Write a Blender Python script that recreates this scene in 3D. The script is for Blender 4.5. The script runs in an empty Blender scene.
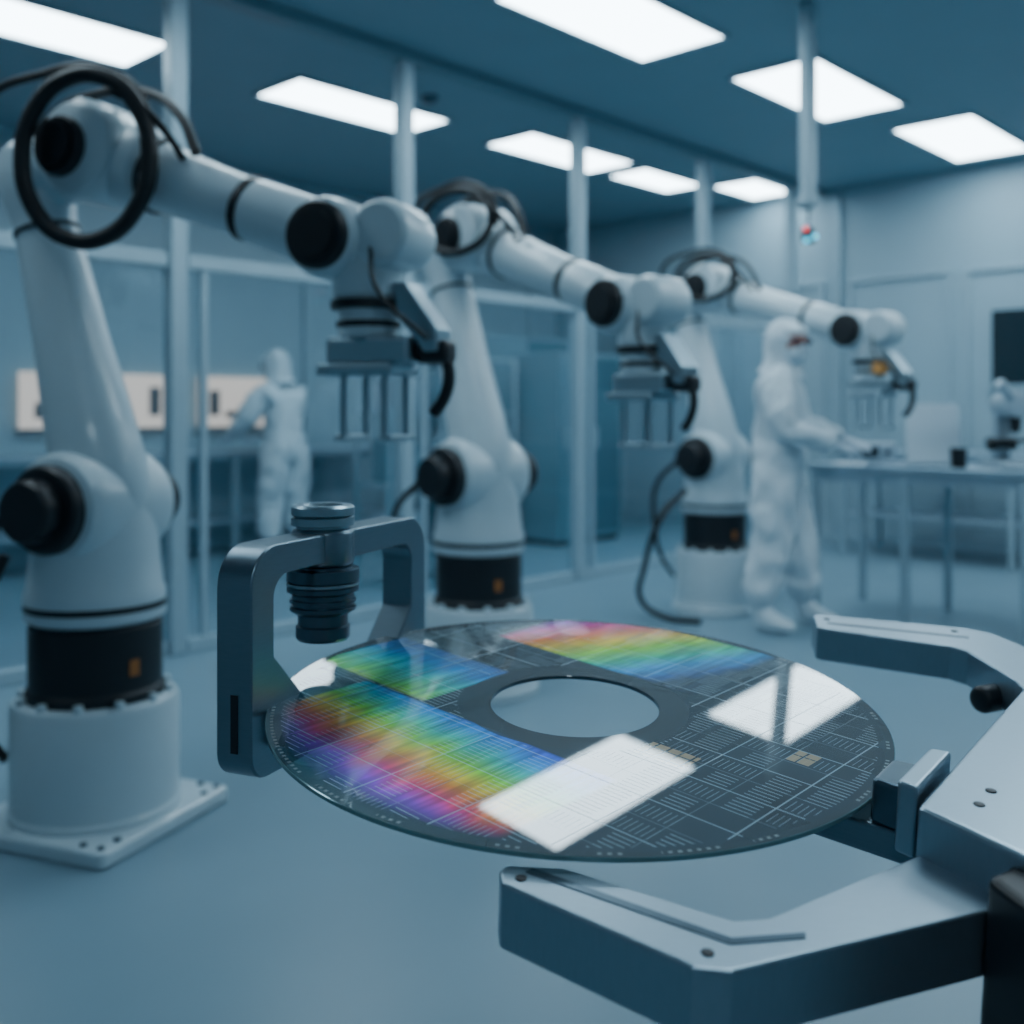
import bpy, bmesh, math, random
from mathutils import Vector, Matrix
random.seed(4)
scene = bpy.context.scene
col = scene.collection

# ------------------------------------------------------------------ frames
TH = math.atan2(-0.729, 0.685)          # heading of the "right-hand" axis in the room
RZ = Matrix.Rotation(TH, 4, 'Z')
HC = 1.21
def W(X, Y, z=0.0):
    v = RZ @ Vector((X, Y, z)); return v

# ------------------------------------------------------------------ materials
def mat(name, c, metal=0.0, rough=0.5, noise=0.06, nscale=30, coat=0.0, emis=None, es=0.0, bump=0.0, stretch=None, bdist=0.01):
    m = bpy.data.materials.new(name); m.use_nodes = True
    nt = m.node_tree; b = nt.nodes['Principled BSDF']
    tc = nt.nodes.new('ShaderNodeTexCoord'); mp = nt.nodes.new('ShaderNodeMapping')
    if stretch: mp.inputs['Scale'].default_value = stretch
    nz = nt.nodes.new('ShaderNodeTexNoise'); nz.inputs['Scale'].default_value = nscale
    nt.links.new(tc.outputs['Object'], mp.inputs[0]); nt.links.new(mp.outputs[0], nz.inputs['Vector'])
    mx = nt.nodes.new('ShaderNodeMix'); mx.data_type = 'RGBA'
    mx.inputs[6].default_value = (*[max(0, x*(1-noise)) for x in c], 1)
    mx.inputs[7].default_value = (*[min(1, x*(1+noise)) for x in c], 1)
    nt.links.new(nz.outputs['Fac'], mx.inputs[0]); nt.links.new(mx.outputs[2], b.inputs['Base Color'])
    b.inputs['Metallic'].default_value = metal; b.inputs['Roughness'].default_value = rough
    b.inputs['Coat Weight'].default_value = coat
    if emis:
        b.inputs['Emission Color'].default_value = (*emis, 1); b.inputs['Emission Strength'].default_value = es
    if bump:
        bp = nt.nodes.new('ShaderNodeBump'); bp.inputs['Strength'].default_value = bump
        bp.inputs['Distance'].default_value = bdist
        nt.links.new(nz.outputs['Fac'], bp.inputs['Height']); nt.links.new(bp.outputs[0], b.inputs['Normal'])
    return m

M_WHITE = mat('robot_white_paint', (0.52, 0.64, 0.70), 0, 0.34, 0.03, 12, coat=0.3)
M_BLACK = mat('black_plastic', (0.006, 0.009, 0.013), 0, 0.45, 0.2)
M_RUB = mat('cable_rubber', (0.004, 0.007, 0.010), 0, 0.5, 0.2)
M_STEEL = mat('brushed_steel', (0.34, 0.45, 0.51), 0.9, 0.33, 0.10, 40, stretch=(1, 14, 14))
M_ALU = mat('anodised_aluminium', (0.35, 0.45, 0.52), 0.88, 0.36, 0.06, 60, stretch=(1, 10, 1))
M_DARKM = mat('dark_steel', (0.10, 0.15, 0.19), 0.85, 0.3, 0.1, 40)
M_GUN = mat('gunmetal', (0.20, 0.27, 0.32), 0.9, 0.34, 0.08, 50, stretch=(1, 1, 12))
M_WALL = mat('wall_panel_paint', (0.29, 0.42, 0.49), 0, 0.5, 0.05, 3)
M_CEIL = mat('ceiling_paint', (0.24, 0.36, 0.43), 0, 0.6, 0.05, 3)
M_FLOOR = mat('epoxy_floor', (0.16, 0.265, 0.33), 0, 0.33, 0.06, 2.5)
M_FRAME = mat('frame_aluminium', (0.32, 0.45, 0.52), 0.2, 0.4, 0.05, 20)
M_SUIT = mat('cleanroom_fabric', (0.60, 0.70, 0.76), 0, 0.8, 0.05, 9, bump=0.8, stretch=(1, 1, .45), bdist=.04)
M_GLOVE = mat('nitrile_glove', (0.52, 0.62, 0.70), 0, 0.5, 0.05)
M_SKIN = mat('skin', (0.42, 0.20, 0.15), 0, 0.5, 0.08)
M_MASK = mat('mask_fabric', (0.50, 0.62, 0.70), 0, 0.85, 0.05)
M_GOG = mat('goggle_lens', (0.10, 0.05, 0.06), 0, 0.15, 0.05)
M_EYE = mat('eye', (0.7, 0.7, 0.7), 0, 0.3, 0.02)
M_TABLE = mat('table_steel', (0.30, 0.42, 0.50), 0.5, 0.3, 0.06)
M_LAP = mat('laptop_shell', (0.38, 0.48, 0.55), 0.2, 0.4, 0.03)
M_PAPER = mat('paper', (0.6, 0.68, 0.72), 0, 0.8, 0.02)
M_ORANGE = mat('orange_label', (0.40, 0.14, 0.03), 0, 0.5, 0.1)
M_AMBER = mat('amber_part', (0.65, 0.30, 0.08), 0, 0.5, 0.1)
M_SCRW = mat('screen_glow_warm', (0.5, 0.42, 0.38), 0, 0.5, 0.03, 6, emis=(1.0, 0.80, 0.70), es=0.68)
M_SCRD = mat('screen_readout', (0.10, 0.10, 0.11), 0, 0.5, 0.1)
M_DARKGL = mat('dark_window', (0.015, 0.03, 0.04), 0, 0.12, 0.1)
M_CAB = mat('cabinet_paint', (0.16, 0.27, 0.33), 0, 0.4, 0.05, 5)
M_CAB2 = mat('cabinet_glass_door', (0.09, 0.17, 0.22), 0, 0.15, 0.05, 5)
M_RED = mat('red_led', (0.5, 0.03, 0.03), 0, 0.5, 0.02, emis=(1, 0.05, 0.04), es=2)
M_CYAN = mat('cyan_led', (0.03, 0.4, 0.5), 0, 0.5, 0.02, emis=(0.05, 0.7, 1), es=2.5)
M_PANEL = mat('light_panel_diffuser', (0.8, 0.9, 0.95), 0, 0.5, 0.01, emis=(0.70, 0.89, 1.0), es=12)

def glass_mat(name, tint, base, graze):
    m = bpy.data.materials.new(name); m.use_nodes = True; nt = m.node_tree
    nt.nodes.remove(nt.nodes['Principled BSDF']); out = nt.nodes['Material Output']
    t = nt.nodes.new('ShaderNodeBsdfTransparent'); t.inputs[0].default_value = (*tint, 1)
    g = nt.nodes.new('ShaderNodeBsdfGlossy'); g.inputs['Roughness'].default_value = 0.05
    g.inputs[0].default_value = (0.7, 0.85, 0.95, 1)
    lw = nt.nodes.new('ShaderNodeLayerWeight'); lw.inputs[0].default_value = 0.5
    p = nt.nodes.new('ShaderNodeMath'); p.operation = 'POWER'; p.inputs[1].default_value = 4
    nt.links.new(lw.outputs['Facing'], p.inputs[0])
    a = nt.nodes.new('ShaderNodeMath'); a.operation = 'MULTIPLY_ADD'; a.inputs[1].default_value = graze; a.inputs[2].default_value = base
    nt.links.new(p.outputs[0], a.inputs[0])
    mx = nt.nodes.new('ShaderNodeMixShader')
    nt.links.new(a.outputs[0], mx.inputs[0]); nt.links.new(t.outputs[0], mx.inputs[1]); nt.links.new(g.outputs[0], mx.inputs[2])
    nt.links.new(mx.outputs[0], out.inputs[0]); return m
M_GLASS = glass_mat('partition_glass', (0.88, 0.94, 0.96), 0.05, 0.30)

# ------------------------------------------------------------------ builders
def empty(name, M=Matrix.Identity(4)):
    o = bpy.data.objects.new(name, None); o.empty_display_size = 0.1
    col.objects.link(o); o.matrix_world = M; return o

def finish(bm, name, m, parent=None, M=Matrix.Identity(4), smooth=True, bevel=0, bseg=2, ang=35):
    bmesh.ops.recalc_face_normals(bm, faces=bm.faces)
    for f in bm.faces: f.smooth = smooth
    if smooth:
        for e in bm.edges:
            if len(e.link_faces) == 2 and e.calc_face_angle(0) > math.radians(ang): e.smooth = False
    me = bpy.data.meshes.new(name); bm.to_mesh(me); bm.free()
    for mm in (m if isinstance(m, (list, tuple)) else [m]): me.materials.append(mm)
    o = bpy.data.objects.new(name, me); col.objects.link(o)
    if parent: o.parent = parent
    o.matrix_basis = M
    if bevel:
        b = o.modifiers.new('b', 'BEVEL'); b.width = bevel; b.segments = bseg; b.limit_method = 'ANGLE'; b.angle_limit = math.radians(30)
    return o

def box(name, lo, hi, m, parent=None, M=Matrix.Identity(4), bevel=0.0, bseg=2):
    bm = bmesh.new(); bmesh.ops.create_cube(bm, size=1)
    c = [(lo[i]+hi[i])/2 for i in range(3)]; s = [hi[i]-lo[i] for i in range(3)]
    for v in bm.verts: v.co = Vector([v.co[i]*s[i]+c[i] for i in range(3)])
    return finish(bm, name, m, parent, M, False, bevel, bseg)

def axmat(p0, p1):
    p0 = Vector(p0); d = Vector(p1)-p0
    q = Vector((0, 0, 1)).rotation_difference(d.normalized())
    return Matrix.Translation(p0) @ q.to_matrix().to_4x4(), d.length

def lathe(name, prof, m, parent=None, p0=(0, 0, 0), p1=None, M=None, seg=48, ang=30):
    """prof: list (r, z) along axis p0->p1"""
    if M is None:
        M, L = axmat(p0, p1 if p1 is not None else (p0[0], p0[1], p0[2]+1))
    bm = bmesh.new(); rings = []
    for r, z in prof:
        if r < 1e-6: rings.append([bm.verts.new((0, 0, z))])
        else: rings.append([bm.verts.new((r*math.cos(2*math.pi*i/seg), r*math.sin(2*math.pi*i/seg), z)) for i in range(seg)])
    for A, B in zip(rings, rings[1:]):
        if len(A) == 1 and len(B) == 1: continue
        for i in range(seg):
            j = (i+1) % seg
            if len(A) == 1: bm.faces.new((A[0], B[i], B[j]))
            elif len(B) == 1: bm.faces.new((A[i], A[j], B[0]))
            else: bm.faces.new((A[i], A[j], B[j], B[i]))
    return finish(bm, name, m, parent, M, True, ang=ang)

def cyl(name, p0, p1, r, m, parent=None, r1=None, ch=0.008, seg=40):
    r1 = r if r1 is None else r1
    M, L = axmat(p0, p1); ch = min(ch, r*0.5, r1*0.5, L*0.45)
    prof = [(0, 0), (r-ch, 0), (r-ch*0.3, ch*0.3), (r, ch), (r1, L-ch), (r1-ch*0.3, L-ch*0.3), (r1-ch, L), (0, L)]
    return lathe(name, prof, m, parent, M=M, seg=seg, ang=50)

def prism(name, poly, z0, z1, m, parent=None, M=Matrix.Identity(4), bevel=0.0, bseg=3, holes=None):
    bm = bmesh.new()
    a = [bm.verts.new((x, y, z0)) for x, y in poly]; b = [bm.verts.new((x, y, z1)) for x, y in poly]
    bm.faces.new(a); bm.faces.new(b); n = len(poly)
    for i in range(n): bm.faces.new((a[i], a[(i+1) % n], b[(i+1) % n], b[i]))
    return finish(bm, name, m, parent, M, False, bevel, bseg)

def tube(name, pts, r, m, parent=None, M=Matrix.Identity(4), cyclic=False):
    cu = bpy.data.curves.new(name, 'CURVE'); cu.dimensions = '3D'; cu.bevel_depth = r; cu.bevel_resolution = 3; cu.resolution_u = 8
    sp = cu.splines.new('BEZIER'); sp.bezier_points.add(len(pts)-1)
    for p, c in zip(sp.bezier_points, pts):
        p.co = c; p.handle_left_type = p.handle_right_type = 'AUTO'
    sp.use_cyclic_u = cyclic; cu.use_fill_caps = True
    cu.materials.append(m); o = bpy.data.objects.new(name, cu); col.objects.link(o)
    if parent: o.parent = parent
    o.matrix_basis = M; return o

def ellipsoid(name, c, s, m, parent=None, seg=24):
    bm = bmesh.new(); bmesh.ops.create_uvsphere(bm, u_segments=seg, v_segments=seg//2+2, radius=1)
    for v in bm.verts: v.co = Vector((v.co.x*s[0]+c[0], v.co.y*s[1]+c[1], v.co.z*s[2]+c[2]))
    return finish(bm, name, m, parent, smooth=True, ang=80)

# ------------------------------------------------------------------ room
X0, X1, Y0, Y1, ZC = -3.0, 9.5, -3.5, 8.2, 3.4
box('floor', (X0, Y0, -0.1), (X1, Y1, 0), M_FLOOR)
box('ceiling', (X0, Y0, ZC), (X1, Y1, ZC+0.1), M_CEIL)
box('wall_left', (X0, Y1, 0), (X1, Y1+0.1, ZC), M_WALL)
box('wall_right', (X1, Y0, 0), (X1+0.1, Y1, ZC), M_WALL)
box('wall_front', (X0-0.1, Y0, 0), (X0, Y1, ZC), M_WALL)
box('wall_back', (X0, Y0-0.1, 0), (X1, Y0, ZC), M_WALL)
n = 1
def trim(lo, hi, m=M_FRAME, bevel=0.005):
    global n
    box('trim_%d' % n, lo, hi, m, bevel=bevel); n += 1
def wframe(t0, t1, z1, x=9.5, w=0.05):
    trim((x-0.03, t0, 0.1), (x, t0+w, z1)); trim((x-0.03, t1-w, 0.1), (x, t1, z1)); trim((x-0.03, t0+w, z1-w), (x, t1-w, z1))
wframe(3.47, 4.46, 2.5); wframe(1.9, 3.36, 2.5); wframe(4.7, 5.7, 2.5); wframe(5.9, 7.2, 2.5)
trim((9.46, 4.52, 0.1), (9.5, 4.60, 3.4)); trim((9.46, 0.6, 0.1), (9.5, 0.68, 3.4))
trim((9.47, Y0, 0), (9.5, Y1, 0.1)); trim((X0, 8.17, 0), (9.47, 8.2, 0.1))
w1 = empty('window_1'); box('pane', (9.465, 2.0, 1.45), (9.498, 3.12, 2.1), M_DARKGL, w1)
box('sill', (9.45, 1.96, 1.41), (9.499, 3.16, 1.45), M_FRAME, w1)
for k, s in enumerate([-1.5, 0.4, 2.3, 5.8, 7.4, 9.0]):
    trim((s, 8.16, 0.1), (s+0.06, 8.2, 3.4))
trim((X0, 8.15, 2.5), (9.4, 8.2, 2.56))

def panel(s0, s1, t0, t1):
    e = empty('ceiling_light', Matrix.Translation(((s0+s1)/2, (t0+t1)/2, ZC)))
    hx, hy = (s1-s0)/2, (t1-t0)/2
    box('diffuser', (-hx, -hy, -0.012), (hx, hy, -0.002), M_PANEL, e)
    f = 0.025
    for i, (a, b) in enumerate([((-hx-f, -hy-f), (hx+f, -hy)), ((-hx-f, hy), (hx+f, hy+f)), ((-hx-f, -hy), (-hx, hy)), ((hx, -hy), (hx+f, hy))]):
        box('bezel_%d' % i, (*a, -0.018), (*b, -0.0005), M_FRAME, e)
panel(1.70, 3.05, 5.65, 6.20); panel(3.96, 5.28, 5.62, 6.12); panel(5.98, 7.28, 5.40, 5.89)
panel(7.55, 8.45, 5.45, 5.85); panel(8.6, 9.35, 4.95, 5.4)
panel(0.0, 1.3, 3.2, 3.78); panel(1.95, 3.25, 3.2, 3.78); panel(3.90, 5.20, 3.20, 3.78)
panel(5.90, 7.2, 2.98, 3.56); panel(7.82, 9.15, 2.72, 3.30)
for s in (1.95, 3.9, 5.88, 7.85): panel(s, s+1.3, 0.6, 1.15)
for s in (-1.8, 4.6): panel(s, s+1.3, -1.6, -1.05)

# rail + posts + glass partition
pr = empty('glass_partition', Matrix.Translation((0, 4.75, 0)))
box('ceiling_rail', (-2.9, -0.05, 3.33), (9.45, 0.05, 3.395), M_CAB, pr)
posts = [-0.6, 1.0, 2.6, 4.10, 5.75, 7.4, 8.9]
for i, s in enumerate(posts):
    box('post_%d' % i, (s-0.045, -0.045, 0), (s+0.045, 0.045, 3.33), M_FRAME, pr, bevel=0.008)
for i in range(len(posts)-1):
    a, b = posts[i]+0.055, posts[i+1]-0.055
    box('head_%d' % i, (a, -0.03, 1.93), (b, 0.03, 2.0), M_FRAME, pr, bevel=0.005)
    box('foot_%d' % i, (a, -0.03, 0.0), (b, 0.03, 0.07), M_FRAME, pr, bevel=0.005)
    mid = a + 0.08
    box('stile_%d' % i, (mid, -0.02, 0.07), (mid+0.035, 0.02, 1.93), M_FRAME, pr, bevel=0.004)
    box('glass_%d' % i, (a, -0.003, 0.07), (b, 0.003, 1.93), M_GLASS, pr)

P = W(1.58, 5.5, 0)
e = empty('ceiling_sensor_pole', Matrix.Translation((P.x, P.y, 0)))
box('pole', (-0.036, -0.036, 2.33), (0.036, 0.036, 3.39), M_FRAME, e, bevel=0.01)
cyl('collar', (0, 0, 2.30), (0, 0, 2.36), 0.055, M_FRAME, e)
tube('wire', [(0.0, 0, 2.32), (0.01, 0.0, 2.27), (0, 0, 2.22)], 0.008, M_RUB, e)
box('sensor_body', (-0.04, -0.025, 2.11), (0.04, 0.025, 2.20), M_DARKM, e, bevel=0.01)
for i, (x, z, mm) in enumerate([(-0.025, 2.18, M_RED), (0.025, 2.14, M_CYAN), (-0.02, 2.12, M_CYAN)]):
    pp = RZ @ Vector((x, -0.045, 0)); ellipsoid('led_%d' % i, (pp.x, pp.y, z), (0.013, 0.013, 0.013), mm, e, 12)
sd = W(-0.57, 7.15)
lathe('smoke_detector', [(0, 0), (0.06, 0), (0.06, -0.02), (0.04, -0.05), (0, -0.05)], M_DARKM, None, M=Matrix.Translation((sd.x, sd.y, 3.399)))

# ------------------------------------------------------------------ back bench, displays
def table(name, x0, x1, y0, y1, h, legs, shelf=None):
    cx, cy = (x0+x1)/2, (y0+y1)/2
    e = empty(name, Matrix.Translation((cx, cy, 0)))
    hx, hy = (x1-x0)/2, (y1-y0)/2
    box('top', (-hx, -hy, h-0.04), (hx, hy, h), M_TABLE, e, bevel=0.006)
    box('apron_a', (-hx+0.02, -hy+0.02, h-0.10), (-hx+0.05, hy-0.02, h-0.04), M_TABLE, e)
    box('apron_b', (hx-0.05, -hy+0.02, h-0.10), (hx-0.02, hy-0.02, h-0.04), M_TABLE, e)
    for i, (fx, fy) in enumerate(legs):
        lx, ly = fx*(hx-0.04), fy*(hy-0.04)
        box('leg_%d' % i, (lx-0.022, ly-0.022, 0), (lx+0.022, ly+0.022, h-0.04), M_FRAME, e, bevel=0.004)
    if shelf: box('shelf', (-hx+0.03, -hy+0.03, shelf-0.02), (hx-0.03, hy-0.03, shelf), M_TABLE, e, bevel=0.004)
    return e
table('lab_bench', 1.2, 6.4, 7.55, 8.12, 0.88, [(-1, -1), (1, -1), (-1, 1), (1, 1), (-0.3, -1), (0.35, -1)], 0.3)
def display(s0, s1, parts):
    e = empty('wall_display', Matrix.Translation(((s0+s1)/2, 8.14, 0)))
    h = (s1-s0)/2
    box('screen', (-h, -0.03, 1.08), (h, 0.0, 1.52), M_SCRW, e, bevel=0.005)
    for i, (a, b, z0, z1) in enumerate(parts):
        box('readout_%d' % i, (a, -0.036, z0), (b, -0.0305, z1), M_SCRD, e)
    box('bezel', (-h-0.02, -0.025, 1.05), (h+0.02, 0.005, 1.075), M_DARKM, e)
display(3.15, 4.45, [(-0.54, -0.36, 1.16, 1.28), (0.40, 0.50, 1.18, 1.42)])
display(4.66, 5.46, [(-0.30, -0.20, 1.18, 1.4), (-0.14, 0.0, 1.16, 1.22)])
def rack(s, t, w=0.9, d=0.4, h=1.7, shelves=(0.2, 0.7, 1.2, 1.68)):
    e = empty('wire_shelf_rack', Matrix.Translation((s, t, 0)))
    for i, (a, b) in enumerate([(-1, -1), (1, -1), (-1, 1), (1, 1)]):
        cyl('upright_%d' % i, (a*w/2, b*d/2, 0), (a*w/2, b*d/2, h), 0.018, M_FRAME, e, seg=12)
    for k, z in enumerate(shelves):
        box('shelf_%d' % k, (-w/2, -d/2, z-0.015), (w/2, d/2, z+0.01), M_FRAME, e)
        for q in range(2):
            x = -w/2+0.25+q*0.4
            if k < 3: box('bin_%d_%d' % (k, q), (x-0.15, -0.14, z+0.012), (x+0.13, 0.14, z+0.25+0.06*((k+q) % 2)), M_CAB if (k+q) % 2 else M_LAP, e, bevel=0.01)
rack(6.4, 6.6); rack(4.9, 5.6, 0.7, 0.35, 1.25, (0.25, 0.7, 1.2))
def cabinet(s0, s1, t0, t1, h):
    e = empty('equipment_cabinet', Matrix.Translation(((s0+s1)/2, (t0+t1)/2, 0)))
    hx, hy = (s1-s0)/2, (t1-t0)/2
    box('carcass', (-hx, -hy, 0.05), (hx, hy, h), M_CAB, e, bevel=0.01)
    box('plinth', (-hx+0.02, -hy+0.02, 0), (hx-0.02, hy-0.02, 0.05), M_BLACK, e)
    for i in range(2):
        a = -hx+0.03+i*(hx-0.015)
        box('door_%d' % i, (a, -hy-0.015, 0.1), (a+hx-0.045, -hy+0.002, h-0.04), M_CAB2 if i else M_CAB, e, bevel=0.006)
        box('handle_%d' % i, (a+0.03, -hy-0.04, h*0.5), (a+0.05, -hy-0.015, h*0.5+0.2), M_FRAME, e)
cabinet(7.3, 8.7, 7.3, 7.95, 2.0); cabinet(7.0, 7.9, 6.0, 6.6, 1.75)

# ------------------------------------------------------------------ articulated robots
def robot(Xc, Yc, psi, tool_item=False, square=True, reach=.86, wz=1.65, big_loop=True, ex=-.01):
    B = W(Xc, Yc, 0)
    M = Matrix.Translation(B) @ Matrix.Rotation(TH-math.radians(psi), 4, 'Z')
    e = empty('industrial_robot_arm', M)
    if square:
        prism('base_plate', [(-.26, -.275), (.26, -.275), (.275, -.26), (.275, .26), (.26, .275), (-.26, .275), (-.275, .26), (-.275, -.26)], 0, 0.045, M_WHITE, e, bevel=0.01)
        for i, (a, b) in enumerate([(-1, -1), (1, -1), (-1, 1), (1, 1)]):
            for k, (da, db) in enumerate([(0, 0), (-0.06, 0), (0, -0.06)]):
                cyl('bolt_%d_%d' % (i, k), (a*(0.245+da), b*(0.245+db), 0.04), (a*(0.245+da), b*(0.245+db), 0.053), 0.011, M_DARKM, e, seg=6, ch=0.002)
    else:
        lathe('base_plate', [(0, 0), (.262, 0), (.262, .035), (.255, .045), (0, .045)], M_WHITE, e)
    lathe('pedestal', [(0, .04), (.242, .04), (.242, .06), (.236, .07), (.236, .355), (.228, .372), (.212, .378), (0, .378)], M_WHITE, e)
    for k in range(12):
        a = k*math.pi/6
        cyl('pedestal_bolt_%d' % k, (.208*math.cos(a), .208*math.sin(a), .372), (.208*math.cos(a), .208*math.sin(a), .395), .014, M_WHITE, e, seg=8, ch=.003)
    lathe('base_motor_ring', [(0, .376), (.196, .376), (.196, .40), (.187, .41), (.187, .585), (.174, .60), (0, .60)], M_BLACK, e)
    bx = Matrix.Rotation(-.25, 4, 'Z')
    box('warning_label', (.184, -.015, .455), (.190, .015, .500), M_ORANGE, e, M=bx)
    lathe('turret', [(0, .60), (.182, .60), (.198, .61), (.198, .635), (.188, .64), (.188, .65), (.198, .655), (.198, .68), (.19, .70),
                     (.180, .80), (.168, .92), (.15, 1.0), (.11, 1.06), (0, 1.08)], M_WHITE, e)
    lathe('turret_seal', [(.189, .636), (.1995, .637), (.1995, .654), (.189, .655)], M_BLACK, e)
    S = Vector((0.0, 0, .935)); E = Vector((-.235, 0, 1.92)); Wp = Vector((reach, 0, wz))
    M1, L = axmat(S+Vector((0, -.175, 0)), S+Vector((0, .175, 0)))
    lathe('shoulder_housing', [(0, 0), (.13, 0), (.148, .008), (.160, .03), (.166, .07), (.166, .28), (.160, .32), (.148, .342), (.13, .35), (0, .35)], M_WHITE, e, M=M1)
    for sgn, nm in ((-1, 'a'), (1, 'b')):
        M1, L = axmat(S+Vector((0, sgn*.17, 0)), S+Vector((0, sgn*.33, 0)))
        lathe('shoulder_motor_'+nm, [(0, 0), (.126, 0), (.126, .035), (.118, .045), (.088, .048), (.088, .10), (.08, .11), (0, .11)], M_BLACK, e, M=M1)
    # upper arm
    S2 = S+Vector((.045, 0, 0))
    U = (E-S2); L = U.length; M1, _ = axmat(S2, E)
    lathe('upper_arm', [(0, -.10), (.10, -.08), (.130, 0), (.135, .12), (.126, .28), (.108, .50), (.097, .75), (.090, L-.15), (.094, L-.12), (.108, L-.05), (.112, L+.02), (.095, L+.08), (.05, L+.115), (0, L+.12)], M_WHITE, e, M=M1)
    lathe('upper_arm_band', [(.090, L-.18), (.097, L-.178), (.097, L-.168), (.090, L-.166)], M_BLACK, e, M=M1)
    # elbow
    Ef = Vector((ex, 0, 1.965))
    cyl('elbow_link', E+Vector((0, 0, .01)), Ef, .10, M_WHITE, e, r1=.12)
    M1, _ = axmat(Ef+Vector((0, -.14, 0)), Ef+Vector((0, .14, 0)))
    lathe('elbow_housing', [(0, 0), (.110, 0), (.130, .01), (.143, .035), (.146, .08), (.146, .20), (.143, .245), (.130, .27), (.110, .28), (0, .28)], M_WHITE, e, M=M1)
    for sgn, nm in ((-1, 'a'), (1, 'b')):
        M1, _ = axmat(Ef+Vector((-.03, sgn*.135, 0)), Ef+Vector((-.03, sgn*.2, 0)))
        lathe('elbow_cap_'+nm, [(0, 0), (.086, 0), (.086, .02), (.079, .03), (.060, .032), (.060, .045), (0, .045)], M_BLACK, e, M=M1)
    # forearm
    F = Wp-Ef; L = F.length; M1, _ = axmat(Ef, Wp)
    lathe('forearm', [(0, .05), (.116, .08), (.120, .13), (.120, .185), (.114, .20), (.100, .212), (.100, .25), (.097, .29), (.090, .40), (.083, L-.32),
                      (.080, L-.31), (.080, L-.30), (.090, L-.29), (.091, L-.10), (.07, L-.03), (0, L)], M_WHITE, e, M=M1)
    lathe('forearm_band_1', [(.100, .212), (.1095, .214), (.1095, .224), (.100, .226)], M_BLACK, e, M=M1)
    lathe('forearm_band_2', [(.078, L-.322), (.0915, L-.319), (.0915, L-.303), (.078, L-.300)], M_BLACK, e, M=M1)
    # wrist
    M1, _ = axmat(Wp+Vector((0, -.12, 0)), Wp+Vector((0, .12, 0)))
    lathe('wrist_housing', [(0, 0), (.088, 0), (.100, .01), (.107, .03), (.109, .12), (.107, .21), (.100, .23), (.088, .24), (0, .24)], M_WHITE, e, M=M1)
    M1, _ = axmat(Wp+Vector((0, -.115, 0)), Wp+Vector((0, -.2, 0)))
    lathe('wrist_motor_cap', [(0, 0), (.089, 0), (.089, .02), (.081, .03), (.060, .032), (.060, .04), (0, .04)], M_BLACK, e, M=M1)
    W2 = Wp+Vector((.155, 0, .005))
    cyl('wrist_bridge', Wp+Vector((.03, 0, 0)), W2+Vector((.02, 0, 0)), .092, M_WHITE, e, r1=.085)
    M1, _ = axmat(W2+Vector((0, -.095, 0)), W2+Vector((0, .095, 0)))
    lathe('wrist_roll_housing', [(0, 0), (.07, 0), (.083, .01), (.09, .035), (.09, .155), (.083, .18), (.07, .19), (0, .19)], M_WHITE, e, M=M1)
    T = Wp+Vector((.08, 0, 0))
    lathe('tool_flange', [(0, .0), (.092, 0), (.094, -.03), (.094, -.15), (.088, -.16), (.088, -.175), (.08, -.18), (.08, -.25), (.068, -.26), (0, -.26)], M_WHITE, e, M=Matrix.Translation(T))
    lathe('tool_ring', [(.08, -.160), (.099, -.162), (.099, -.184), (.08, -.186)], M_BLACK, e, M=Matrix.Translation(T))
    lathe('tool_ring_lower', [(.075, -.215), (.085, -.217), (.085, -.232), (.075, -.234)], M_BLACK, e, M=Matrix.Translation(T))
    MT = Matrix.Translation(T)
    box('gripper_body', (-.09, -.07, -.33), (.15, .07, -.26), M_STEEL, e, M=MT, bevel=.01)
    box('gripper_rail', (-.11, -.085, -.36), (.11, .085, -.33), M_STEEL, e, M=MT, bevel=.006)
    for i, (x, y) in enumerate([(-.04, -.06), (.08, -.06), (-.04, .06), (.08, .06)]):
        box('gripper_finger_%d' % i, (x-.010, y-.007, -.52), (x+.010, y+.007, -.36), M_STEEL, e, M=MT, bevel=.004)
    for i, x in enumerate((-.04, .08)):
        box('finger_pad_%d' % i, (x-.025 if x < 0 else x-.01, -.07, -.53), (x+.01 if x < 0 else x+.025, .07, -.515), M_STEEL, e, M=MT, bevel=.004)
    prism('side_bracket', [(.09, -.12), (.13, -.12), (.22, -.24), (.22, -.30), (.18, -.30), (.11, -.21)], -.045, .045, M_STEEL, e,
          M=MT @ Matrix.Rotation(math.pi/2, 4, 'X'), bevel=.006)
    box('tool_sensor', (.15, -.035, -.33), (.245, .035, -.27), M_BLACK, e, M=MT, bevel=.015)
    tube('tool_hose', [T+Vector((.22, 0, -.3)), T+Vector((.235, 0, -.36)), T+Vector((.22, 0, -.42)), T+Vector((.19, 0, -.46))], .016, M_RUB, e)
    tube('tool_cable', [W2+Vector((-.02, -.09, -.04)), W2+Vector((.02, -.13, -.15)), T+Vector((.20, -.06, -.27))], .006, M_RUB, e)
    if tool_item:
        box('held_part', (.05, -.09, -.24), (.12, -.04, -.18), M_AMBER, e, M=MT, bevel=.01)
    # cables round the elbow
    if big_loop:
        c = Ef+Vector((.085, -.17, -.05)); ra, rb_, rc = .178, .232, .024
    else:
        c = Ef+Vector((.06, -.17, .05)); ra, rb_, rc = .17, .13, .017
    pts = []
    for k in range(10):
        a = 2*math.pi*k/10
        pts.append(c+Vector((ra*math.cos(a), .05*math.cos(a), rb_*math.sin(a))))
    tube('elbow_cable_loop', pts, rc, M_RUB, e, cyclic=True)
    tube('elbow_cable_2', [E+Vector((-.10, -.06, .06)), E+Vector((-.08, -.12, .18)), Ef+Vector((-.08, -.14, .215)), Ef+Vector((.10, -.12, .21)), Ef+Vector((.22, -.10, .12)), Ef+Vector((.24, -.10, .02))], .013, M_RUB, e)
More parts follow.
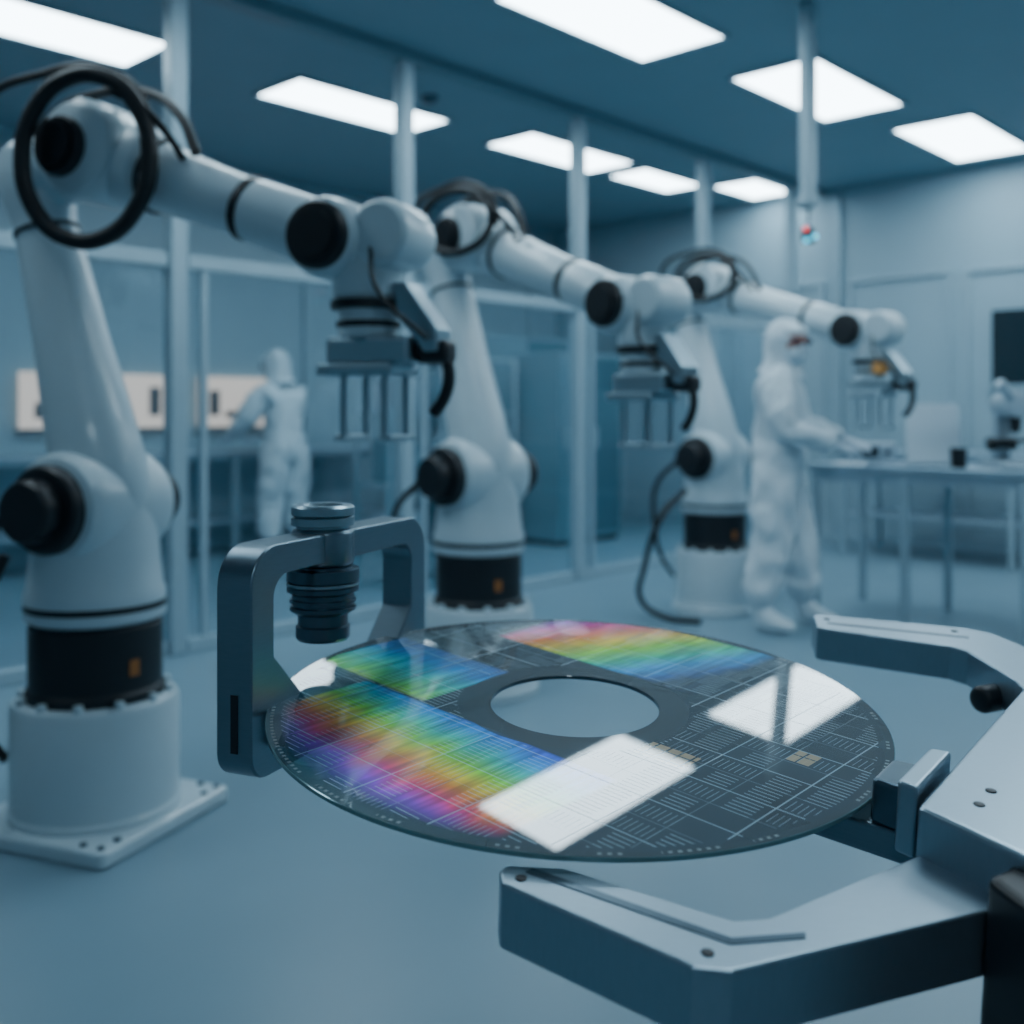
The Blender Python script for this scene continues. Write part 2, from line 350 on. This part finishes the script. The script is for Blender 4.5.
    tube('elbow_cable_3', [E+Vector((-.09, .06, .06)), E+Vector((-.03, .05, .17)), Ef+Vector((-.0, .0, .19)), Ef+Vector((.16, 0, .17)), Ef+Vector((.30, -.04, .08)), Ef+Vector((.38, -.07, -.04))], .015, M_RUB, e)
    tube('elbow_cable_4', [Ef+Vector((.16, -.15, .13)), Ef+Vector((.24, -.13, .09)), Ef+Vector((.30, -.10, .02)), Ef+Vector((.33, -.06, -.05))], .011, M_RUB, e)
    tube('shoulder_cable', [S+Vector((-.08, -.26, -.02)), S+Vector((-.2, -.30, -.15)), Vector((-.27, -.25, .55)), Vector((-.25, -.19, .3)), Vector((-.19, -.15, .2))], .014, M_RUB, e)
    return e, M
r1, RM1 = robot(-1.235, 3.06, 21, reach=.835, wz=1.665, ex=.035)
r2, RM2 = robot(-.145, 4.50, 48, square=False, wz=1.61, big_loop=False)
r3, RM3 = robot(1.24, 6.30, 48, True, square=False, reach=.95, big_loop=False)
tube('cable', [W(1.03, 6.10, .75), W(.87, 6.0, .6), W(.77, 6.0, .30), W(.75, 6.0, .12), W(.87, 5.95, .03), W(1.07, 5.85, .02)], .018, M_RUB)
tube('cable', [W(-1.45, 2.95, .8), W(-1.52, 2.9, .6), W(-1.5, 2.85, .35), W(-1.56, 2.8, .02), W(-1.9, 2.8, .018)], .016, M_RUB)

# ------------------------------------------------------------------ table with equipment
table('work_table', 5.72, 6.45, 0.9, 2.95, 0.90, [(-1, -1), (1, -1), (-1, 1), (1, 1), (-1, .45), (1, .45), (-1, -.2)])
def at(s, t, z=0.9, rot=0.0): return Matrix.Translation((s, t, z)) @ Matrix.Rotation(rot, 4, 'Z')
lp = empty('laptop', at(6.03, 2.36, 0.9, TH+math.radians(10)))
box('keyboard_base', (-.19, -.13, 0), (.19, .13, .02), M_LAP, lp, bevel=.006)
TL = Matrix.Translation((0, -.13, .015)) @ Matrix.Rotation(math.radians(-18), 4, 'X')
prism('lid', [(-.20, 0), (.15, 0), (.20, .36), (-.13, .36)], -.012, .006, M_LAP, lp, M=TL @ Matrix.Rotation(math.pi/2, 4, 'X'), bevel=.005)
lathe('coffee_mug', [(0, 0), (.038, 0), (.045, .11), (.04, .11), (.034, .01), (0, .01)], M_BLACK, None, M=at(5.84, 2.10))
def bench_scope(s, t, k=1.0):
    e = empty('bench_microscope', at(s, t, .9, TH) @ Matrix.Scale(k, 4))
    box('foot', (-.1, -.12, 0), (.1, .1, .03), M_LAP, e, bevel=.01)
    box('column', (-.03, .05, .03), (.03, .1, .30), M_LAP, e, bevel=.008)
    box('stage', (-.08, -.09, .11), (.08, .06, .125), M_BLACK, e, bevel=.003)
    cyl('head', (0, .07, .27), (0, -.08, .27), .055, M_LAP, e)
    cyl('objective', (0, -.05, .25), (0, -.05, .15), .03, M_BLACK, e, r1=.02)
    cyl('eyepiece', (-.02, -.06, .29), (-.10, -.12, .36), .022, M_LAP, e)
    cyl('focus_knob', (-.06, .075, .10), (.06, .075, .10), .03, M_BLACK, e)
bench_scope(6.05, 1.90, 1.3); bench_scope(6.1, 1.50)
dv = empty('test_instrument', at(6.20, 2.76, .9, TH))
box('case', (-.13, -.08, 0), (.13, .08, .12), M_LAP, dv, bevel=.01); box('display', (-.1, -.083, .03), (.02, -.0805, .1), M_DARKGL, dv)
cyl('knob', (.07, -.08, .06), (.07, -.10, .06), .02, M_BLACK, dv)
box('paper_sheet', (-.12, -.09, 0), (.12, .09, .004), M_PAPER, None, M=at(5.86, 2.74, .9, .3))
table('work_table', 8.3, 9.1, 1.2, 4.0, 0.88, [(-1, -1), (1, -1), (-1, 1), (1, 1), (-1, 0)], .35)

# ------------------------------------------------------------------ people
FOLD = bpy.data.textures.new('fabric_folds', 'CLOUDS'); FOLD.noise_scale = .11; FOLD.noise_depth = 1
def skin_mesh(name, V, E, R, m, parent, root, sub=2, fold=0.0):
    names = list(V); idx = {k: i for i, k in enumerate(names)}
    me = bpy.data.meshes.new(name); me.from_pydata([V[k] for k in names], [(idx[a], idx[b]) for a, b in E], [])
    o = bpy.data.objects.new(name, me); col.objects.link(o); o.parent = parent
    sk = o.modifiers.new('skin', 'SKIN'); sk.use_smooth_shade = True; sk.branch_smoothing = 0.6
    me.materials.append(m)
    for k in names:
        r = R[k]; r = r if isinstance(r, tuple) else (r, r)
        me.skin_vertices[0].data[idx[k]].radius = r
        me.skin_vertices[0].data[idx[k]].use_root = (k == root)
    s = o.modifiers.new('s', 'SUBSURF'); s.levels = sub; s.render_levels = sub
    if fold:
        d = o.modifiers.new('folds', 'DISPLACE'); d.texture = FOLD; d.strength = fold; d.mid_level = .45; d.texture_coords = 'LOCAL'
    return o

def hand(name, wrist, d, nrm, side, parent, curl=0.5):
    d = Vector(d).normalized(); nrm = Vector(nrm); nrm = (nrm-d*nrm.dot(d)).normalized(); lat = d.cross(nrm)*side
    w = Vector(wrist); V = {'w0': w-d*.03, 'w': w+d*.01, 'p': w+d*.045}; E = [('w0', 'w'), ('w', 'p')]; R = {'w0': .028, 'w': (.028, .022), 'p': (.034, .018)}
    for i, (off, ln) in enumerate([(-.030, .068), (-.010, .078), (.011, .072), (.031, .056)]):
        k = w+d*(.09-abs(off)*.15)+lat*off
        V['k%d' % i] = k; E.append(('p', 'k%d' % i)); R['k%d' % i] = .0115
        prev = 'k%d' % i; pos = k.copy(); a = 0
        for j, f in enumerate((.45, .32, .23)):
            a += curl*(.5 if j == 0 else .7)
            dd = d*math.cos(a)+nrm*math.sin(a)
            pos = pos+dd*ln*f; kk = 'f%d%d' % (i, j); V[kk] = pos.copy(); E.append((prev, kk)); R[kk] = (.0098, .0090, .0080)[j]; prev = kk
    t0 = w+d*.025-lat*.030+nrm*.006; V['t0'] = t0; E.append(('w', 't0')); R['t0'] = .014
    t1 = t0+(d*.6-lat*.7+nrm*.3)*.035; V['t1'] = t1; E.append(('t0', 't1')); R['t1'] = .0115
    t2 = t1+(d*.85-lat*.25+nrm*.4)*.030; V['t2'] = t2; E.append(('t1', 't2')); R['t2'] = .0095
    skin_mesh(name, {k: tuple(v) for k, v in V.items()}, E, R, M_GLOVE, parent, 'w0', 2)

def person(pos, heading, P):
    """local +Y = facing direction"""
    e = empty('cleanroom_technician', Matrix.Translation(pos) @ Matrix.Rotation(heading, 4, 'Z'))
    V = {'pel': (0, 0, .93), 'wa': P.get('wa', (0, .0, 1.08)), 'ch': P.get('ch', (0, .0, 1.27)), 'nb': P.get('nb', (0, 0, 1.42)), 'nk': P.get('nk', (0, .01, 1.50))}
    R = {'pel': (.205, .175), 'wa': (.19, .165), 'ch': (.215, .175), 'nb': (.135, .115), 'nk': (.085, .085)}
    E = [('pel', 'wa'), ('wa', 'ch'), ('ch', 'nb'), ('nb', 'nk')]
    for s, q in ((1, 'r'), (-1, 'l')):
        nb = Vector(V['nb'])
        V['sh'+q] = tuple(nb+Vector((s*.185, 0, -.04))); R['sh'+q] = .100
        V['el'+q] = P['el'+q]; R['el'+q] = .086; V['fa'+q] = tuple(Vector(P['el'+q]).lerp(Vector(P['wr'+q]), .5)); R['fa'+q] = .070
        V['wr'+q] = P['wr'+q]; R['wr'+q] = .040
        E += [('nb', 'sh'+q), ('sh'+q, 'el'+q), ('el'+q, 'fa'+q), ('fa'+q, 'wr'+q)]
        hx = s*.10; fx, fy = P.get('ft'+q, (s*.12, 0))
        V['hp'+q] = (hx, 0, .84); R['hp'+q] = (.140, .150)
        V['th'+q] = (hx+(fx-hx)*.3, fy*.3+.01, .66); R['th'+q] = .130
        V['kn'+q] = (hx+(fx-hx)*.6, fy*.6+.025, .46); R['kn'+q] = .110
        V['cf'+q] = (fx, fy-.005, .26); R['cf'+q] = .108
        V['an'+q] = (fx, fy-.02, .12); R['an'+q] = .076
        E += [('pel', 'hp'+q), ('hp'+q, 'th'+q), ('th'+q, 'kn'+q), ('kn'+q, 'cf'+q), ('cf'+q, 'an'+q)]
        bt = {'h': (fx, fy-.06, .06), 'm': (fx, fy+.03, .06), 't': (fx+s*.01, fy+.13, .05), 'tt': (fx+s*.01, fy+.19, .042), 'a': (fx, fy-.03, .20)}
        skin_mesh('boot_'+q, bt, [('m', 'h'), ('m', 't'), ('t', 'tt'), ('m', 'a')], {'h': (.058, .058), 'm': (.06, .056), 't': (.06, .046), 'tt': (.044, .034), 'a': .066}, M_SUIT, e, 'm', 2)
        wr, el = Vector(P['wr'+q]), Vector(P['el'+q])
        hand('hand_'+q, wr+(wr-el).normalized()*.02, (wr-el), (0, .1, -1), s, e, .45)
    skin_mesh('coverall', V, E, R, M_SUIT, e, 'pel', 3, fold=.055)
    hm = empty('head', Matrix.Identity(4)); hm.parent = e
    nk = Vector(V['nk'])
    hm.matrix_basis = Matrix.Translation(nk+Vector((0, .02, .110))) @ Matrix.Rotation(P.get('turn', 0), 4, 'Z') @ Matrix.Rotation(P.get('nod', 0), 4, 'X')
    lathe('hood', [(0, .142), (.035, .138), (.068, .118), (.090, .085), (.103, .04), (.106, 0), (.102, -.04), (.096, -.08), (.096, -.11), (.106, -.14), (.122, -.165), (.10, -.18)], M_SUIT, hm,
          M=Matrix.Translation((0, -.012, 0)) @ Matrix.Diagonal((1.0, 1.15, 1.0, 1)), ang=80)
    ellipsoid('face', (0, .060, .005), (.074, .070, .090), M_SKIN, hm, 32)
    ellipsoid('hood_brow', (0, .052, .075), (.082, .070, .038), M_SUIT, hm, 24)
    ellipsoid('face_mask', (0, .074, -.040), (.072, .070, .064), M_MASK, hm, 24)
    ellipsoid('nose', (0, .134, -.008), (.014, .018, .028), M_MASK, hm, 12)
    for s in (-1, 1):
        ellipsoid('eye_%s' % ('l' if s < 0 else 'r'), (s*.030, .118, .025), (.014, .012, .010), M_EYE, hm, 12)
        ellipsoid('goggle_lens_%s' % ('l' if s < 0 else 'r'), (s*.034, .112, .026), (.040, .026, .024), M_GOG, hm, 16)
        ellipsoid('ear_%s' % ('l' if s < 0 else 'r'), (s*.100, -.005, .0), (.014, .028, .034), M_SUIT, hm, 12)
    tube('goggle_strap', [(.108*math.sin(a), .128*math.cos(a)-.012, .03) for a in [i*2*math.pi/12 for i in range(12)]], .006, M_MASK, hm, cyclic=True)
    return e
pp = W(1.48, 5.72, 0)
person(pp, TH-math.radians(90+22), dict(elr=(.27, .06, 1.12), wrr=(.12, .30, 1.04), ell=(-.28, .08, 1.12), wrl=(-.13, .33, 1.06),
       ftr=(.13, -.08), ftl=(-.14, .12), nod=-.15, turn=-.65, wa=(0, .0, 1.08), ch=(0, .01, 1.26), nb=(0, .015, 1.40), nk=(0, .02, 1.475)))
pp = W(-1.88, 8.55, 0)
person(pp, TH+math.radians(55), dict(elr=(.28, .20, 1.12), wrr=(.16, .46, 1.02), ell=(-.29, .18, 1.12), wrl=(-.20, .44, 1.03),
       ftr=(.13, 0), ftl=(-.13, .05), nod=-.2, wa=(0, .02, 1.08), ch=(0, .04, 1.26), nb=(0, .07, 1.41), nk=(0, .09, 1.48)))

# ------------------------------------------------------------------ wafer
SY, SX = .080, -.024
C = Vector((.079, 1.30, .841))
xa = Vector((1, 0, SX)).normalized(); na = Vector((-SX, -SY, 1)).normalized(); ya = na.cross(xa)
R3 = Matrix((xa, ya, na)).transposed().to_4x4()
WM = RZ @ Matrix.Translation(C) @ R3
RO, RI = .380, .106

def wafer_material():
    m = bpy.data.materials.new('patterned_wafer_painted_sheen'); m.use_nodes = True; nt = m.node_tree; L = nt.links
    b = nt.nodes['Principled BSDF']; out = nt.nodes['Material Output']
    def mt(op, a, c=None, clamp=False):
        nd = nt.nodes.new('ShaderNodeMath'); nd.operation = op; nd.use_clamp = clamp
        for i, v in enumerate((a, c)):
            if v is None: continue
            if isinstance(v, (int, float)): nd.inputs[i].default_value = v
            else: L.new(v, nd.inputs[i])
        return nd.outputs[0]
    add = lambda a, c: mt('ADD', a, c); sub = lambda a, c: mt('SUBTRACT', a, c); mul = lambda a, c: mt('MULTIPLY', a, c)
    gt = lambda a, c: mt('GREATER_THAN', a, c); lt = lambda a, c: mt('LESS_THAN', a, c)
    def rng(v, a, c): return mul(gt(v, a), lt(v, c))
    def soft(v, a, c, w):
        return mul(mt('MULTIPLY', sub(v, a), 1/w, True), mt('MULTIPLY', sub(c, v), 1/w, True))
    def mixc(f, c1, c2):
        nd = nt.nodes.new('ShaderNodeMix'); nd.data_type = 'RGBA'
        L.new(f, nd.inputs[0]) if not isinstance(f, (int, float)) else None
        for i, c in ((6, c1), (7, c2)):
            if isinstance(c, tuple): nd.inputs[i].default_value = (*c, 1)
            else: L.new(c, nd.inputs[i])
        return nd.outputs[2]
    def ramp(f, stops):
        nd = nt.nodes.new('ShaderNodeValToRGB'); L.new(f, nd.inputs[0]); cr = nd.color_ramp
        while len(cr.elements) < len(stops): cr.elements.new(0.5)
        for el, (p, c) in zip(cr.elements, stops): el.position = p; el.color = (*c, 1)
        return nd.outputs[0]
    tc = nt.nodes.new('ShaderNodeTexCoord'); sp = nt.nodes.new('ShaderNodeSeparateXYZ'); L.new(tc.outputs['Object'], sp.inputs[0])
    x, y = sp.outputs[0], sp.outputs[1]
    A = add(mul(x, .685), mul(y, .729)); B = add(mul(x, -.729), mul(y, .685))
    r = mt('SQRT', add(mul(x, x), mul(y, y)))
    def comb(a, c, d=0.0):
        nd = nt.nodes.new('ShaderNodeCombineXYZ')
        for i, v in enumerate((a, c, d)):
            if isinstance(v, (int, float)): nd.inputs[i].default_value = v
            else: L.new(v, nd.inputs[i])
        return nd.outputs[0]
    def noise(v, s, det=2):
        nd = nt.nodes.new('ShaderNodeTexNoise'); nd.inputs['Scale'].default_value = s; nd.inputs['Detail'].default_value = det; L.new(v, nd.inputs['Vector']); return nd.outputs['Fac']
    def white(v):
        nd = nt.nodes.new('ShaderNodeTexWhiteNoise'); nd.noise_dimensions = '2D'; L.new(v, nd.inputs['Vector']); return nd.outputs['Value']
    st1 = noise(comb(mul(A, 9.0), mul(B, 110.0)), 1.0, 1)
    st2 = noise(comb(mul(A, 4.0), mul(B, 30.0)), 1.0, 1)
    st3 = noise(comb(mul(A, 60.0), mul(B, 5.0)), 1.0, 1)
    rb = [(0.0, (.02, .12, .85)), (.12, (.0, .40, 1.0)), (.25, (.0, .75, .50)), (.36, (.26, .90, .03)), (.47, (1, .75, .01)), (.57, (1, .28, .01)), (.67, (1, .04, .20)), (.79, (.45, .02, .95)), (.92, (.12, .05, .65)), (1, (.02, .04, .12))]  # diffraction sheen painted into the base colour as fixed rainbow bands
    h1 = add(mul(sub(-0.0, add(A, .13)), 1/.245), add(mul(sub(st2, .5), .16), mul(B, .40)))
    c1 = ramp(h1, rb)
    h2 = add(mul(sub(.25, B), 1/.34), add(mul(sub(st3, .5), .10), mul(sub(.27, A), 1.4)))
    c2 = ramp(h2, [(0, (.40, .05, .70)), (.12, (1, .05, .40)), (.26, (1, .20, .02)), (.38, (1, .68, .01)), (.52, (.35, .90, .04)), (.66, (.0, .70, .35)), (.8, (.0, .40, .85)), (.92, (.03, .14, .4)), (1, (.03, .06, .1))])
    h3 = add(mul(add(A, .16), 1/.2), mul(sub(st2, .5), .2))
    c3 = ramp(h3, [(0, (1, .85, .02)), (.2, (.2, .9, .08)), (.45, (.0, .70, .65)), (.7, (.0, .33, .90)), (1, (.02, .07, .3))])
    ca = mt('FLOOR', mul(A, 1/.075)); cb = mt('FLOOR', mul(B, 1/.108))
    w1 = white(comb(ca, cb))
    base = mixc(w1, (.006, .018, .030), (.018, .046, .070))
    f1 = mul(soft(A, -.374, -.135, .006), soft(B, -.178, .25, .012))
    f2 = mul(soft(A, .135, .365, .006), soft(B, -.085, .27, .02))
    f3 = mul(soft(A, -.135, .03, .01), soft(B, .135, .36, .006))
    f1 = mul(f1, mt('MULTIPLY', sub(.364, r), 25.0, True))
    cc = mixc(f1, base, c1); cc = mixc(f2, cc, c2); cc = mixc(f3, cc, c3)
    painted_sheen = mt('ADD', add(f1, f2), f3, True)
    mod = add(.52, mul(mt('MULTIPLY', sub(st1, .32), 2.6, True), .55))  # bright and dim streaks within the painted rainbow sheen
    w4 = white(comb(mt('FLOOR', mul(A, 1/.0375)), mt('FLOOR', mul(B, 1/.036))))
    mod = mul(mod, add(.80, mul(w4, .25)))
    mod = add(mul(mod, painted_sheen), sub(1.0, painted_sheen))
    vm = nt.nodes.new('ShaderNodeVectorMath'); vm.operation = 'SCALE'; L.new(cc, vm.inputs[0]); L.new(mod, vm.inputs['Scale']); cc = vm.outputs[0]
    def fr(v): return mt('FRACT', v)
    sa = mt('FLOOR', mul(A, 1/.0375)); sb = mt('FLOOR', mul(B, 1/.054)); w2 = white(comb(add(sa, 31.0), sb)); w3 = white(comb(sa, add(sb, 77.0)))
    la = fr(mul(A, 1/.0375)); lb = fr(mul(B, 1/.054))
    hl = mul(mul(lt(fr(mul(la, 5.0)), .16), gt(w2, .40)), mul(gt(lb, mul(w3, .3)), lt(lb, add(.45, mul(w3, .5)))))
    vl = mul(mul(lt(fr(mul(lb, 8.0)), .13), lt(w2, .25)), mul(gt(la, .15), lt(la, .8)))
    gr = mt('MAXIMUM', lt(fr(mul(A, 1/.075)), .022), lt(fr(mul(B, 1/.108)), .016))
    gr2 = mt('MAXIMUM', lt(la, .03), lt(lb, .022))
    inside = rng(r, .148, .362)
    lines = mul(mt('MAXIMUM', mt('MAXIMUM', mul(hl, .75), mul(vl, .6)), mt('MAXIMUM', mul(gr, .8), mul(gr2, .3))), inside)
    cwt = sub(1.0, mul(lines, .75))
    lines = mul(lines, sub(1.0, mul(painted_sheen, .45)))
    cc = mixc(lines, cc, (.42, .60, .70))
    g = mul(rng(A, -.066, -.026), rng(B, -.205, -.140)); g2 = mul(rng(A, .04, .075), rng(B, -.30, -.27))
    gm = mul(mt('MAXIMUM', g, g2), gt(fr(mul(B, 60.0)), .15)); gm = mul(gm, gt(fr(mul(A, 50.0)), .12))
    cc = mixc(gm, cc, (.55, .42, .26))
    plain = mt('MAXIMUM', lt(r, .142), gt(r, .3695))
    cc = mixc(mul(plain, .9), cc, (.018, .038, .052))
    ang = mt('ARCTAN2', y, x)
    tick = mul(mul(rng(r, .3705, .3745), lt(fr(mul(ang, 40.0)), .45)), gt(white(comb(mt('FLOOR', mul(ang, 12.0)), 3.0)), .5))
    cc = mixc(mul(tick, .5), cc, (.5, .6, .6))
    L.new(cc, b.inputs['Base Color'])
    L.new(mul(painted_sheen, .6), b.inputs['Metallic']); b.inputs['Roughness'].default_value = .42
    b.inputs['Specular IOR Level'].default_value = .15
    L.new(cwt, b.inputs['Coat Weight']); b.inputs['Coat Roughness'].default_value = .012; b.inputs['Coat IOR'].default_value = 1.85
    tr = nt.nodes.new('ShaderNodeBsdfTransparent'); tr.inputs[0].default_value = (.55, .85, .85, 1)
    mx = nt.nodes.new('ShaderNodeMixShader')
    lf = mt('MULTIPLY', sub(-.08, x), 4.0, True)
    tf = add(mul(lf, .30), .03)
    L.new(tf, mx.inputs[0]); L.new(b.outputs[0], mx.inputs[1]); L.new(tr.outputs[0], mx.inputs[2]); L.new(mx.outputs[0], out.inputs[0])
    return m
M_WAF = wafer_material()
M_RIM = mat('glass_rim', (.16, .30, .32), .3, .12, .05)
wf = empty('silicon_wafer', WM)
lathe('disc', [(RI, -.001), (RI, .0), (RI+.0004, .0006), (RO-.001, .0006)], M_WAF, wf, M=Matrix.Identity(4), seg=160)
lathe('rim_edge', [(RO-.001, .0006), (RO, .0), (RO, -.004), (RO-.001, -.0046), (RO-.006, -.0046)], M_RIM, wf, M=Matrix.Identity(4), seg=160)
lathe('bore_edge', [(RI, -.001), (RI, -.004), (RI+.004, -.0046)], M_DARKM, wf, M=Matrix.Identity(4), seg=96)

# ------------------------------------------------------------------ wafer gripper (end effector)
gp = empty('wafer_handling_robot', WM)
near = [(-.082, -.372), (-.0895, -.382), (-.0875, -.404), (.060, -.516), (.090, -.520), (.335, -.425), (.40, -.36), (.345, -.30), (.305, -.335), (.135, -.447), (.105, -.452), (-.03, -.375)]
prism('near_finger', near, -.072, -.012, M_ALU, gp, bevel=.003)
far = [(.428, .414), (.443, .490), (.455, .496), (.685, .432), (.715, .405), (.80, .12), (.70, .0), (.615, .04), (.640, .17), (.630, .30), (.612, .325), (.440, .405)]
prism('far_finger', far, -.066, -.012, M_ALU, gp, bevel=.003)
cb = [(.300, -.335), (.575, .015), (.60, .06), (.70, .04), (.725, .0), (.44, -.42), (.36, -.43)]
prism('palm_crossbar', cb, -.085, .035, M_ALU, gp, bevel=.006)
prism('palm_housing', [(.320, -.434), (.345, -.418), (.74, .01), (.90, -.12), (.90, -.40), (.62, -.66), (.36, -.60)], -.26, .022, M_BLACK, gp, bevel=.008)
prism('near_groove', [(-.066, -.385), (-.060, -.378), (.098, -.478), (.160, -.468), (.158, -.476), (.095, -.487)], -.0125, -.0112, M_DARKM, gp)
prism('far_groove', [(.452, .438), (.455, .446), (.665, .380), (.662, .372)], -.0125, -.0112, M_DARKM, gp)
for i, (x, y, z) in enumerate([(-.070, -.395, -.012), (.075, -.498, -.012), (.46, .465, -.012), (.655, .41, -.012), (.40, -.385, .035), (.385, -.30, .035), (.36, -.33, .035), (.56, -.06, .035)]):
    cyl('screw_%d' % i, (x, y, z-.002), (x, y, z+.0012), .0055, M_BLACK, gp, seg=16, ch=.001)
ndir = Vector((.786, -.618)); tdir = Vector((.618, .786))
def nt_(a, b): v = ndir*a+tdir*b; return (v.x, v.y)
prism('centre_prong', [nt_(.26, -.03), nt_(.26, .03), nt_(.46, .035), nt_(.46, -.035)], -.050, -.018, M_GUN, gp, bevel=.004)
prism('clamp_block', [nt_(.384, -.03), nt_(.384, .035), nt_(.42, .04), nt_(.42, -.035)], -.018, .028, M_DARKM, gp, bevel=.005)
prism('clamp_slide', [nt_(.415, -.05), nt_(.415, .055), nt_(.436, .06), nt_(.436, -.055)], -.03, .042, M_ALU, gp, bevel=.004)
prism('clamp_shoe', [nt_(.440, -.05), nt_(.440, .03), nt_(.455, .03), nt_(.455, -.05)], -.03, .030, M_GUN, gp, bevel=.003)
cyl('far_rest_pad', (.66, .23, -.055), (.605, .205, -.055), .02, M_BLACK, gp)
inv = WM.inverted()
Pc = RZ @ Vector((.98, .86, 0))
MC = inv @ Matrix.Translation(Pc)
lathe('column', [(0, 0), (.20, 0), (.20, .04), (.13, .06), (.12, .5), (.12, .66), (.11, .70), (0, .70)], M_WHITE, gp, M=MC)
lathe('column_joint', [(0, .56), (.15, .58), (.15, .70), (.14, .72), (0, .72)], M_BLACK, gp, M=MC)

# ------------------------------------------------------------------ lens mount straddling the wafer edge
D = Vector((.155, .37)).normalized()
o = Vector((-.330, 1.245))
FM = RZ @ Matrix(((D.x, -D.y, 0, o.x), (D.y, D.x, 0, o.y), (0, 0, 1, 0), (0, 0, 0, 1)))
lm = empty('inspection_lens_mount', FM)
def rrect(x0, x1, z0, z1, rt, rb, k=8, lin=False):
    pts = []
    for cx, cz, r, a0, bot in ((x1-rt, z1-rt, rt, 0, 0), (x0+rt, z1-rt, rt, 90, 0), (x0+rb, z0+rb, rb, 180, 1), (x1-rb, z0+rb, rb, 270, 1)):
        pa = Vector((cx+r*math.cos(math.radians(a0)), cz+r*math.sin(math.radians(a0))))
        pb = Vector((cx+r*math.cos(math.radians(a0+90)), cz+r*math.sin(math.radians(a0+90))))
        for i in range(k+1):
            a = math.radians(a0+90*i/k)
            if lin and bot: q = pa.lerp(pb, i/k); pts.append((q.x, q.y))
            else: pts.append((cx+r*math.cos(a), cz+r*math.sin(a)))
    return pts
def ring(name, outer, inner, y0, y1, m, parent, bevel):
    bm = bmesh.new(); n_ = len(outer)
    L = [[bm.verts.new((x, y, z)) for x, z in P] for P in (outer, inner) for y in (y0, y1)]
    o0, o1, i0, i1 = L
    for i in range(n_):
        j = (i+1) % n_
        bm.faces.new((o0[i], o0[j], i0[j], i0[i])); bm.faces.new((o1[i], o1[j], i1[j], i1[i]))
        bm.faces.new((o0[i], o0[j], o1[j], o1[i])); bm.faces.new((i0[i], i0[j], i1[j], i1[i]))
    return finish(bm, name, m, parent, smooth=True, bevel=bevel, ang=25)
ring('frame', rrect(-.01, .435, .766, 1.047, .05, .03), rrect(.035, .39, .825, 1.008, .03, .085, 8, True), -.026, .026, M_GUN, lm, .0025)
box('slot', (-.0112, -.006, .80), (-.009, .004, .87), M_BLACK, lm)
box('edge_clip', (.03, -.045, .80), (.070, -.026, .84), M_GUN, lm, bevel=.004)
kx = .448*.401+.003
cyl('boss', (kx, 0, 1.000), (kx, 0, 1.052), .043, M_GUN, lm)
LZ = Matrix.Translation((kx, 0, 0))
lathe('lens_top', [(0, 1.05), (.036, 1.05), (.036, 1.054), (.043, 1.056), (.043, 1.066), (.039, 1.068), (.043, 1.070), (.043, 1.080), (.040, 1.083), (.028, 1.083), (.025, 1.078), (.025, 1.062), (0, 1.062)], M_STEEL, lm, M=LZ)
lathe('lens_barrel', [(0, 1.0), (.040, 1.0), (.040, .998), (.049, .996), (.049, .980), (.046, .978), (.046, .974), (.049, .972), (.049, .966), (.042, .962), (.042, .956), (.045, .955), (.045, .951),
                      (.041, .950), (.041, .946), (.045, .945), (.045, .940), (.038, .936), (.034, .934), (.034, .920), (.037, .918), (.037, .903), (.034, .899), (.024, .899), (.024, .905), (0, .905)], M_DARKM, lm, M=LZ)
lathe('lens_trim', [(.0455, .9785), (.0495, .978), (.0495, .974), (.0455, .9735)], M_STEEL, lm, M=LZ)

# ------------------------------------------------------------------ world, camera
w = bpy.data.worlds.new('World'); scene.world = w; w.use_nodes = True
w.node_tree.nodes['Background'].inputs[0].default_value = (.05, .12, .18, 1); w.node_tree.nodes['Background'].inputs[1].default_value = .3
cd = bpy.data.cameras.new('camera'); cam = bpy.data.objects.new('camera', cd); col.objects.link(cam)
cam.location = (0, 0, HC); cam.rotation_euler = (math.pi/2, 0, TH)
cd.sensor_width = 36; cd.lens = 36*1030/1024; cd.shift_y = -100/1024; cd.clip_start = .02
cd.dof.use_dof = True; cd.dof.focus_distance = 1.15; cd.dof.aperture_fstop = 2.8
scene.camera = cam
